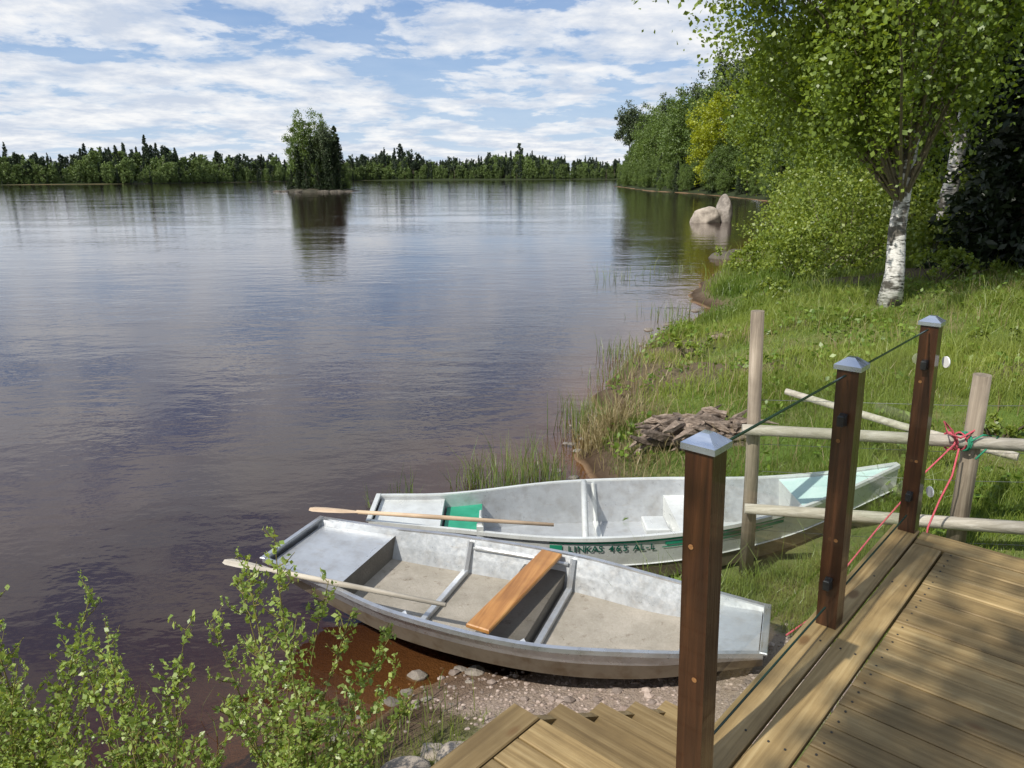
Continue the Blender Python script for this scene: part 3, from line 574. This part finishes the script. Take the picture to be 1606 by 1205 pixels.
# ------------------------------------------------------------------ boats
def smoothK(K,n=33):
    ts=np.linspace(0,1,n); A=np.array(K,float); out=[]
    for t in ts:
        i=max(0,min(len(A)-2,int(np.searchsorted(A[:,0],t,'right')-1))); p1,p2=A[i],A[i+1]; p0=A[max(i-1,0)];p3=A[min(i+2,len(A)-1)]
        u=(t-p1[0])/(p2[0]-p1[0]); m1=(p2-p0)/max(p2[0]-p0[0],1e-6)*(p2[0]-p1[0]); m2=(p3-p1)/max(p3[0]-p1[0],1e-6)*(p2[0]-p1[0])
        r=(2*u**3-3*u*u+1)*p1+(u**3-2*u*u+u)*m1+(-2*u**3+3*u*u)*p2+(u**3-u*u)*m2; r[0]=t; out.append(r)
    return np.array(out)
def hull(mb,L,K,mo,mi,mfl,mlow,chine=.45,th=.012,flange=.03,n=33,strake=True):
    T=smoothK(K,n); rows=[]
    for t,hw,bw,rz,bz in T:
        cz=bz+(rz-bz)*chine; cw=bw+(hw-bw)*(chine*.9)
        rows.append((t*L,hw,cw,bw,rz,cz,bz))
    for sg in (1,-1):
        o=[];i_=[]
        for (x,hw,cw,bw,rz,cz,bz) in rows:
            o.append([(x,sg*hw,rz),(x,sg*cw,cz),(x,sg*bw,bz)])
            i_.append([(x,sg*max(hw-th,0),rz),(x,sg*max(cw-th,0),cz+.002),(x,sg*max(bw-th,0),bz+th)])
        for a,(A,mu,ml) in enumerate(((o,mo,mlow),(i_,mi,mi))):
            v=[p for r in A for p in r]
            for j in range(2):
                f=[(k*3+j,k*3+3+j,k*3+4+j,k*3+1+j) for k in range(len(A)-1)]
                mb.add(v,f,mu if j==0 else ml,.5,sm=True)
        lip=[]
        for (x,hw,cw,bw,rz,cz,bz) in rows:
            w0=max(hw-.012,0); lip.append([(x,sg*w0,rz-.004),(x,sg*w0,rz+.012),(x,sg*(hw+flange*.6),rz+.012),(x,sg*(hw+flange*.6),rz-.016)])
        v=[p for r in lip for p in r]; f=[(k*4+j,k*4+4+j,k*4+5+j,k*4+1+j) for k in range(len(lip)-1) for j in range(3)]
        mb.add(v,f,mo,.5)
        if strake:
            st=[(x,sg*(cw+.004),cz) for (x,hw,cw,bw,rz,cz,bz) in rows]; mb.tube(st,.006,4,mo,.5,sm=False)
    v=[]
    for (x,hw,cw,bw,rz,cz,bz) in rows: v+=[(x,-bw,bz),(x,bw,bz)]
    f=[(k*2,k*2+1,k*2+3,k*2+2) for k in range(len(rows)-1)]; mb.add(v,f,mlow,.5,sm=True)
    v=[]
    for (x,hw,cw,bw,rz,cz,bz) in rows: v+=[(x,-max(bw-.01,0),bz+.02),(x,max(bw-.01,0),bz+.02)]
    mb.add(v,f,mfl,.5,sm=True)
    return rows
def endplate(mb,r,m,mlow):
    (x,hw,cw,bw,rz,cz,bz)=r
    v=[(x,-hw,rz),(x,hw,rz),(x,cw,cz),(x,-cw,cz),(x,bw,bz),(x,-bw,bz)]; mb.add(v,[(0,1,2,3)],m,.5); mb.add(v,[(3,2,4,5)],mlow,.5)
    mb.box(x-.02,x+.02,-hw-.018,hw+.018,rz+.0,rz+.016,m,.004,.5)
# --- boat 1 (flat punt)
B1=empty('aluminium_rowboat',(-1.52,4.76,-.02),math.radians(-20.9)); L1=3.12
K1=[(0,.32,.27,.51,.40),(.16,.40,.33,.48,.28),(.34,.51,.42,.455,.22),(.6,.53,.44,.45,.22),(.8,.405,.33,.465,.25),(1,.235,.18,.50,.39)]
mb=MB(); rows=hull(mb,L1,K1,0,1,2,3,strake=False,chine=.5); endplate(mb,rows[0],0,3); endplate(mb,rows[-1],0,3)
mb.obj('hull',[A_hull,A_in,A_floor,A_low],B1)
def K_at(K,t):
    T=smoothK(K,65); return [float(np.interp(t,T[:,0],T[:,j])) for j in range(1,5)]
mb=MB()
def deckplate(mb,K,L,t0,t1,dz,m,n=8,inset=.02,dz1=None):
    v=[];dz1=dz if dz1 is None else dz1
    for i in range(n+1):
        t=t0+(t1-t0)*i/n; hw,bw,rz,bz=K_at(K,t); z=rz-(dz+(dz1-dz)*i/n); w=max(bw+(hw-bw)*(z-bz)/(rz-bz)-inset*.6,0); v+=[(t*L,-w,z),(t*L,w,z)]
    mb.add(v,[(k*2,k*2+1,k*2+3,k*2+2) for k in range(n)],m,.5)
def bulk(mb,K,L,t,dz,m):
    hw,bw,rz,bz=K_at(K,t); z=rz-dz; w=bw+(hw-bw)*(z-bz)/(rz-bz)-.012
    mb.add([(t*L,-w,z),(t*L,w,z),(t*L,bw-.012,bz+.02),(t*L,-bw+.012,bz+.02)],[(0,1,2,3)],m,.5)
deckplate(mb,K1,L1,.008,.185,.035,0); bulk(mb,K1,L1,.185,.035,2)
deckplate(mb,K1,L1,.86,.992,.07,0,dz1=.02); bulk(mb,K1,L1,.86,.07,1)
for t0,t1,dz in [(.49,.585,.10)]:
    deckplate(mb,K1,L1,t0,t1,dz,2); bulk(mb,K1,L1,t0,dz,2); bulk(mb,K1,L1,t1,dz,2)
for t in (.36,.60):
    hw,bw,rz,bz=K_at(K1,t); x=t*L1
    mb.box(x-.02,x+.02,-bw+.03,bw-.03,bz+.025,bz+.06,0,.004,.5)
    for sg in (1,-1):
        mb.tube([(x,sg*(bw-.04),bz+.045),(x,sg*(hw-.035),rz-.005)],.019,4,0,.5,sm=False)
for sg in (1,-1):
    pts=[]
    for t in np.linspace(.37,.59,6): hw,bw,rz,bz=K_at(K1,t); pts.append((t*L1,sg*(hw-.05),rz-.045))
    mb.tube(pts,.013,6,0,.5)
for t in np.linspace(.03,.97,40):
    hw,bw,rz,bz=K_at(K1,t)
    for sg in (1,-1): mb.tube([(t*L1,sg*(hw+.001),rz-.03),(t*L1,sg*(hw+.004),rz-.031)],.004,6,0,.5)
mb.obj('fittings',[A_in,A_floor,A_tshade],B1)
mb=MB(); M=Matrix.Translation((1.66,0,.445))@Matrix.Rotation(math.radians(-7),4,'Z'); mb.box(-.075,.075,-.50,.50,.0,.03,0,.006,M=M); mb.obj('wooden_thwart',[W_seat],B1)
# --- boat 2
B2=empty('aluminium_rowboat',(-1.08,5.39,.02),math.radians(.6)); L2=4.06
K2=[(0,.23,.21,.40,.12),(.14,.31,.28,.37,.05),(.36,.51,.45,.38,.02),(.56,.50,.43,.41,.04),(.76,.33,.24,.48,.12),(.9,.15,.06,.60,.25),(1,.012,.004,.72,.42)]
mb=MB(); rows=hull(mb,L2,K2,0,1,1,3,chine=.35); endplate(mb,rows[0],0,3)
mb.obj('hull',[A_white,A_in,A_floor,A_low],B2)
mb=MB()
deckplate(mb,K2,L2,.006,.13,.03,0); bulk(mb,K2,L2,.13,.03,0)
deckplate(mb,K2,L2,.80,.995,.012,1); bulk(mb,K2,L2,.80,.012,0)
deckplate(mb,K2,L2,.135,.205,.10,2); bulk(mb,K2,L2,.205,.10,0)
deckplate(mb,K2,L2,.58,.65,.13,0); bulk(mb,K2,L2,.58,.13,0); bulk(mb,K2,L2,.65,.13,0)
for t in (.44,):
    hw,bw,rz,bz=K_at(K2,t); x=t*L2
    for sg in (1,-1): mb.tube([(x+.0,sg*(bw-.05),bz+.04),(x-.02,sg*(hw-.03),rz-.005)],.016,4,0,.5,sm=False)
    mb.box(x-.02,x+.02,-bw+.04,bw-.04,bz+.022,bz+.05,0,.004,.5)
hw,bw,rz,bz=K_at(K2,.40); mb.tube([(.40*L2,-(bw-.1),bz+.05),(.415*L2,hw-.04,rz+.02)],.026,6,0,.5)
hw,bw,rz,bz=K_at(K2,.2); mb.box(.2*L2,.2*L2+.05,-hw-.02,-hw+.05,rz-.05,rz+.06,0,.01); mb.box(.2*L2+.01,.2*L2+.03,-.15,-.02,rz-.16,rz+.02,0,.01)
mb.box(.52*L2,.54*L2+.1,-.12,.12,bz+.15,bz+.22,0,.01)
mb.obj('fittings',[A_white,M_teal,M_green],B2)
mb=MB(); v=[]
def side_pt(K,L,t,f,off=.006):
    hw,bw,rz,bz=K_at(K,t); z=rz-(rz-bz)*f; ch=.35; cz=bz+(rz-bz)*ch; cw=bw+(hw-bw)*ch*.9; w=cw+(hw-cw)*(z-cz)/(rz-cz); return Vector((t*L,-(w+off),z))
for t0,t1,f0,f1 in ((.33,.76,.075,.115),(.330,.352,.15,.30),(.535,.76,.15,.225),(.53,.74,.26,.285)):
    v=[]; ts=np.linspace(t0,t1,24)
    for t in ts: v+=[side_pt(K2,L2,t,f0),side_pt(K2,L2,t,f1)]
    mb.add(v,[(2*k,2*k+1,2*k+3,2*k+2) for k in range(len(ts)-1)],0)
mb.obj('green_stripe',[M_green],B2)
LT=empty('lettering',parent=B2); tcur=.362; wd={' ':.024,'I':.023,'-':.034,'N':.055,'L':.042}
for i,ch in enumerate('LINKAS 465 AL-L'):
    adv=wd.get(ch,.050)
    if ch!=' ':
        cu=D.curves.new('letter','FONT'); cu.body=ch; cu.size=.075; cu.extrude=.0012; cu.offset=.0006; cu.materials.append(M_letter)
        tx=D.objects.new('letter_%d'%(i+1),cu); link(tx,LT)
        pa=side_pt(K2,L2,tcur,.30,.008); pb=side_pt(K2,L2,tcur+.01,.30,.008); pc=side_pt(K2,L2,tcur,.12,.008)
        xx=(pb-pa).normalized(); up=(pc-pa); up=(up-xx*up.dot(xx)).normalized(); zz=xx.cross(up)
        Mt=Matrix((xx,up,zz)).transposed().to_4x4(); Mt.translation=pa; tx.matrix_local=Mt
    tcur+=adv/L2

# oars
def oar(name,a,b,mat):
    a=Vector(a);b=Vector(b); d=b-a; L=d.length; mb=MB()
    mb.tube([(.35,0,0),(L*.5,0,0),(L,0,0)],[.015,.018,.014],8,0,.5)
    pts=[(0,.025),(.03,.04),(.12,.043),(.25,.034),(.36,.016)]
    v=[];f=[]
    for x,w in pts: v+=[(x,-w,.0),(x,0,.010),(x,w,0),(x,0,-.010)]
    for k in range(len(pts)-1):
        for j in range(4): f.append((k*4+j,k*4+(j+1)%4,k*4+4+(j+1)%4,k*4+4+j))
    f.append((0,1,2,3)); mb.add(v,f,0,.5,sm=False)
    o=mb.obj(name,[mat]); x=d.normalized(); y=Vector((0,0,1)).cross(x).normalized(); z=x.cross(y)
    Mm=Matrix((x,y,z)).transposed().to_4x4(); Mm.translation=a; o.matrix_world=Mm; return o
oar('oar',(-1.50,5.12,.54),(.30,5.02,.45),W_oar)
oar('oar',(-1.86,4.38,.52),(-.40,3.96,.45),W_oarg)

# ------------------------------------------------------------------ deck, stairs, railing
DK=empty('wooden_deck',(P1[0],P1[1],0),ANG); ZD=1.3
mb=MB()
def bd(x0,x1,y0,y1,z,m):
    dz=random.uniform(-.0015,.0015); mb.box(x0+.003,x1-.003,y0+.003,y1-.003,z-.028+dz,z+dz,m,.004)
bd(-4,2.08,-.07,.05,ZD,0); bd(-4,1.93,-.195,-.075,ZD,0)
bd(1.935,2.08,-4.5,-.075,ZD,1)
x=1.93
while x>-4:
    for (y0,y1) in [(-4.5,-2.4-.3*math.sin(x*30)),(-2.4-.3*math.sin(x*30),-.2)]: bd(x-.12,x,y0,y1,ZD,1)
    x-=.12
mb.box(-4,2.065,.012,.045,ZD-.2,ZD-.033,0); mb.box(2.035,2.068,-4.5,.01,ZD-.2,ZD-.033,1)
for px in (0,1.9,-2):
    for py in (-.1,-2,-4): mb.box(px-.05,px+.05,py-.05,py+.05,.1,ZD-.035,0)
mb.obj('deck_boards',[W_deckx,W_decky],DK)
mb=MB()
x=1.93-.06
while x>-2:
    for dx in (-.03,.03):
        for y in (-.235,-.85,-1.45): mb.tube([(x+dx,y,ZD-.004),(x+dx,y,ZD+.0022)],.0038,6,0)
    x-=.12
for x in np.arange(-1.5,1.9,.6):
    for y in (-.16,-.11,-.04,.025): mb.tube([(x,y,ZD-.004),(x,y,ZD+.0022)],.0038,6,0)
mb.obj('deck_screws',[M_black],DK)
ST=empty('wooden_stairs',(P1[0],P1[1],0),ANG); mb=MB(); zl=1.14
def tr(x0,x1,y0,y1,z,m): mb.box(x0+.003,x1-.003,y0+.003,y1-.003,z-.028,z,m,.004)
yL=.70
tr(-2,.09,yL-.12,yL,zl,0); tr(-.03,.09,.06,yL-.12,zl,1)
x=-.03
while x>-2: tr(x-.12,x,.06,yL-.12,zl,1); x-=.12
for k in range(1,5):
    z=zl-.155*k; x0=.09+.27*(k-1)
    for j in range(2): tr(x0+j*.135-.01,x0+(j+1)*.135-.01,.06,yL,z,1)
    mb.box(x0-.02,x0+.0,.07,yL-.02,z-.15,z+.12,1)
for y in (.075,yL-.05):
    v=[(-.2,y,zl-.25),(-.2,y,zl-.035),(.06,y,zl-.035),(1.15,y,zl-.155*4-.04),(1.15,y,zl-.155*4-.25),( .1,y,zl-.28)]
    w=[(a,b+.035,c) for a,b,c in v]; n=6; mb.add(v+w,[tuple(range(n-1,-1,-1)),tuple(range(n,2*n))]+[(i,(i+1)%n,n+(i+1)%n,n+i) for i in range(n)],0)
mb.obj('treads',[W_deckx,W_decky],ST)
# railing (posts lean slightly outwards)
RL=empty('glass_railing',(P1[0],P1[1],0),ANG); LX,LY=.028*math.cos(ANG),-.028*math.sin(ANG)
def lean(mb): mb.v=[(x+(ZD+1-z)*LX,y+(ZD+1-z)*LY,z) for x,y,z in mb.v]
for i,px in enumerate((0,1.02,2.04)):
    w=.036; mb=MB(); mb.box(px-w,px+w,-w,w,ZD-.02,ZD+.975,0,.004); 
    for (zz,yy) in [(.35,-.01),(.72,.012)]: mb.tube([(px-w-.001,yy,ZD+zz),(px-w-.0025,yy,ZD+zz)],.007,10,1)
    lean(mb); mb.obj('post_%d'%(i+1),[W_post,W_knot],RL)
    mb=MB(); c=.045
    v=[(px-c,-c,ZD+.972),(px+c,-c,ZD+.972),(px+c,c,ZD+.972),(px-c,c,ZD+.972),(px-c,-c,ZD+.988),(px+c,-c,ZD+.988),(px+c,c,ZD+.988),(px-c,c,ZD+.988),(px-.012,-.012,ZD+1.012),(px+.012,-.012,ZD+1.012),(px+.012,.012,ZD+1.012),(px-.012,.012,ZD+1.012)]
    f=[(3,2,1,0),(8,9,10,11)]+[(r*4+k,r*4+(k+1)%4,r*4+4+(k+1)%4,r*4+4+k) for r in (0,1) for k in range(4)]
    mb.add(v,f,0); lean(mb); mb.obj('post_cap_%d'%(i+1),[A_cap],RL)
    mb=MB()
    for zz in (.18,.80):
        for sg in (-1,1):
            if (i==0 and sg==-1): continue
            mb.tube([(px+sg*(w+.002),-.012,ZD+zz),(px+sg*(w+.002),.012,ZD+zz)],.022,12,0); mb.box(min(px+sg*w,px+sg*(w+.036)),max(px+sg*w,px+sg*(w+.036)),-.011,.011,ZD+zz-.02,ZD+zz+.02,0,.004)
    lean(mb); mb.obj('glass_clamps_%d'%(i+1),[M_black],RL)
for i,(a,b) in enumerate(((.055,.965),(1.075,1.985))):
    mb=MB(); mb.add([(a,0,ZD+.09),(b,0,ZD+.09),(b,0,ZD+.955),(a,0,ZD+.955)],[(0,1,2,3)],0)
    mb.box(a,b,-.003,.003,ZD+.955,ZD+.960,1); mb.box(a,b,-.003,.003,ZD+.086,ZD+.09,1); lean(mb); mb.obj('glass_pane_%d'%(i+1),[M_glass,M_gedge],RL)
mb=MB(); 
for zz in (.18,.80): mb.tube([(2.04+.045,-.0,ZD+zz),(2.04+.10,-.0,ZD+zz)],.012,8,0); mb.tube([(2.04+.07,-.055,ZD+zz),(2.04+.075,-.06,ZD+zz)],.026,12,0)
lean(mb); mb.obj('end_discs',[M_white],RL)

# ------------------------------------------------------------------ pole fence, ropes
FN=empty('pole_fence')
mb=MB(); mb.tube([(1.70,4.92,.1),(1.67,4.91,1.0),(1.62,4.9,2.04)],[.052,.047,.044],12,0,jit=.03); mb.tube([(2.98,4.6,.4),(2.98,4.6,1.1),(2.97,4.59,1.68)],[.058,.055,.052],12,0,jit=.03)
mb.obj('poles',[W_grey],FN)
mb=MB(); mb.tube([(1.56,4.84,1.24),(2.4,4.66,1.245),(3.9,4.33,1.25)],[.036,.040,.044],12,0,jit=.03); mb.tube([(1.62,4.83,.66),(2.4,4.66,.67),(3.9,4.33,.69)],[.036,.042,.046],12,0,jit=.03)
mb.tube([(2.5,6.6,1.0),(3.2,5.9,.9),(3.8,5.3,.85)],[.03,.035,.035],8,0,jit=.04)
mb.obj('rails',[W_greyx],FN)
mb=MB()
for z in (.45,.9,1.1,1.42): 
    a=Vector((1.70,4.93,z));b=Vector((4.2,4.35,z+.12)); mb.tube([a,a.lerp(b,.5)-Vector((0,0,.02)),b],.0018,4,0)
mb.obj('fence_wire',[M_wire],FN)
mb=MB()
K=[]
for i in range(60):
    t=i/59*6.28*4; K.append((2.80+.03*math.sin(t*.37)+i*.0012,4.57+.056*math.cos(t),1.245+.056*math.sin(t)))
mb.tube(K,.007,6,0)
mb.tube([(2.82,4.5,1.26),(2.78,4.5,1.34),(2.72,4.5,1.40),(2.74,4.48,1.33),(2.84,4.5,1.29),(2.92,4.5,1.34),(2.88,4.5,1.28)],.007,6,0)
mb.tube([(2.84,4.5,1.22),(2.80,4.46,1.05),(2.72,4.42,.9),(2.66,4.40,.72),(2.65,4.38,.62)],.006,6,0)
mb.tube([(2.80,4.5,1.24),(2.62,4.45,1.08),(2.5,4.4,.95),(2.3,4.32,.76),(2.05,4.2,.52),(1.82,4.0,.34),(1.6,3.86,.30)],.0055,6,0)
mb.obj('rope_red',[M_red],FN)
mb=MB(); K=[(2.90+.012*math.sin(i*.3),4.55+.06*math.cos(i*.5),1.25+.06*math.sin(i*.5)) for i in range(40)]; mb.tube(K,.006,6,0)
mb.tube([(2.9,4.49,1.27),(2.98,4.5,1.31),(3.08,4.5,1.30),(3.02,4.5,1.22),(2.95,4.49,1.15)],.006,6,0); mb.obj('rope_green',[M_grope],FN)

# ------------------------------------------------------------------ sky, sun, camera
w=D.worlds.new('World'); S.world=w; w.use_nodes=True; t=w.node_tree; t.nodes.clear()
def N(ty,**k):
    n=t.nodes.new(ty)
    for a,b in k.items(): setattr(n,a,b)
    return n
sky=N('ShaderNodeTexSky',sky_type='NISHITA'); sky.sun_disc=False; sky.sun_elevation=SUN_EL; sky.sun_rotation=SUN_AZ; sky.air_density=1.0; sky.dust_density=.6; sky.ozone_density=1.5
tc=N('ShaderNodeTexCoord'); sp=N('ShaderNodeSeparateXYZ'); t.links.new(tc.outputs['Generated'],sp.inputs[0])
def Mth(op,a,b=0,cl=False):
    n=N('ShaderNodeMath',operation=op,use_clamp=cl)
    for i,v in enumerate((a,b)):
        if isinstance(v,bpy.types.NodeSocket): t.links.new(v,n.inputs[i])
        else: n.inputs[i].default_value=v
    return n.outputs[0]
zz=Mth('ADD',Mth('MAXIMUM',sp.outputs[2],0.0),.13)
cb=N('ShaderNodeCombineXYZ'); t.links.new(Mth('DIVIDE',sp.outputs[0],zz),cb.inputs[0]); t.links.new(Mth('DIVIDE',sp.outputs[1],zz),cb.inputs[1])
def Nz(scale,detail,rough,off,st=(1,1,1),dist=0):
    mp=N('ShaderNodeMapping'); mp.inputs['Location'].default_value=off; mp.inputs['Scale'].default_value=st; t.links.new(cb.outputs[0],mp.inputs[0])
    n=N('ShaderNodeTexNoise'); n.inputs['Scale'].default_value=scale;n.inputs['Detail'].default_value=detail;n.inputs['Roughness'].default_value=rough; n.inputs['Distortion'].default_value=dist; t.links.new(mp.outputs[0],n.inputs['Vector']); return n.outputs['Fac']
def Rm(f,stops):
    r=N('ShaderNodeValToRGB'); e=r.color_ramp.elements
    while len(e)<len(stops): e.new(.5)
    for i,(p,c) in enumerate(stops): e[i].position=p; e[i].color=tuple(c)+(1,) if hasattr(c,'__len__') else (c,c,c,1)
    t.links.new(f,r.inputs[0]); return r.outputs[0]
def Mx(f,a,b):
    m=N('ShaderNodeMix',data_type='RGBA')
    for inp,v in ((m.inputs[0],f),(m.inputs[6],a),(m.inputs[7],b)):
        if isinstance(v,bpy.types.NodeSocket): t.links.new(v,inp)
        else: inp.default_value=tuple(v)+(1,) if hasattr(v,'__len__') else v
    return m.outputs[2]
n1=Nz(2.1,10,.60,(3.1,7.2,0),(1,.9,1),.15); n2=Nz(.5,4,.5,(1,2,5)); n3=Nz(3.4,7,.62,(3.1,6.9,.3),(1,.9,1),.15)
den=Mth('ADD',Mth('MULTIPLY',n1,.80),Mth('MULTIPLY',n2,.30)); den=Mth('ADD',den,Rm(sp.outputs[2],[(.16,.022),(.30,.05),(.55,.01)]))
cov=Rm(den,[(.505,.12),(.55,.72),(.62,1)])
ccol=Mx(Rm(n3,[(.38,0),(.60,1)]),(6.7,7.4,8.6),(10.4,10.4,10.4))
blue=Mx(.7,sky.outputs[0],Mx(Rm(sp.outputs[2],[(0,0),(.3,1)]),(3.8,6.2,9.6),(1.5,3.2,7.2)))
haze=Rm(sp.outputs[2],[(0,.75),(.05,.35),(.16,0)])
c=Mx(haze,blue,(7.6,8.6,9.8)); c=Mx(Mth('MULTIPLY',cov,.94),c,ccol)
bg=N('ShaderNodeBackground'); bg.inputs[1].default_value=.094; t.links.new(c,bg.inputs[0]); o=N('ShaderNodeOutputWorld'); t.links.new(bg.outputs[0],o.inputs[0])
sl=D.lights.new('sun','SUN'); sl.energy=5.0; sl.angle=math.radians(.53); sl.color=(1,.95,.86); so=D.objects.new('sun',sl); link(so)
h=Vector((math.sin(SUN_AZ)*math.cos(SUN_EL),math.cos(SUN_AZ)*math.cos(SUN_EL),math.sin(SUN_EL))); so.rotation_euler=h.to_track_quat('Z','Y').to_euler(); so.location=(0,0,30)
cam=D.cameras.new('camera'); cam.sensor_width=36; cam.lens=26.45; cam.clip_end=6000; cam.clip_start=.05
co=D.objects.new('camera',cam); link(co)
Mc=Matrix.Rotation(math.radians(90-15.4),4,'X')@Matrix.Rotation(math.radians(-.3),4,'Z'); Mc.translation=(0,0,2.9); co.matrix_world=Mc
S.camera=co
S.view_settings.view_transform='Standard'; S.view_settings.look='None'; S.view_settings.exposure=0
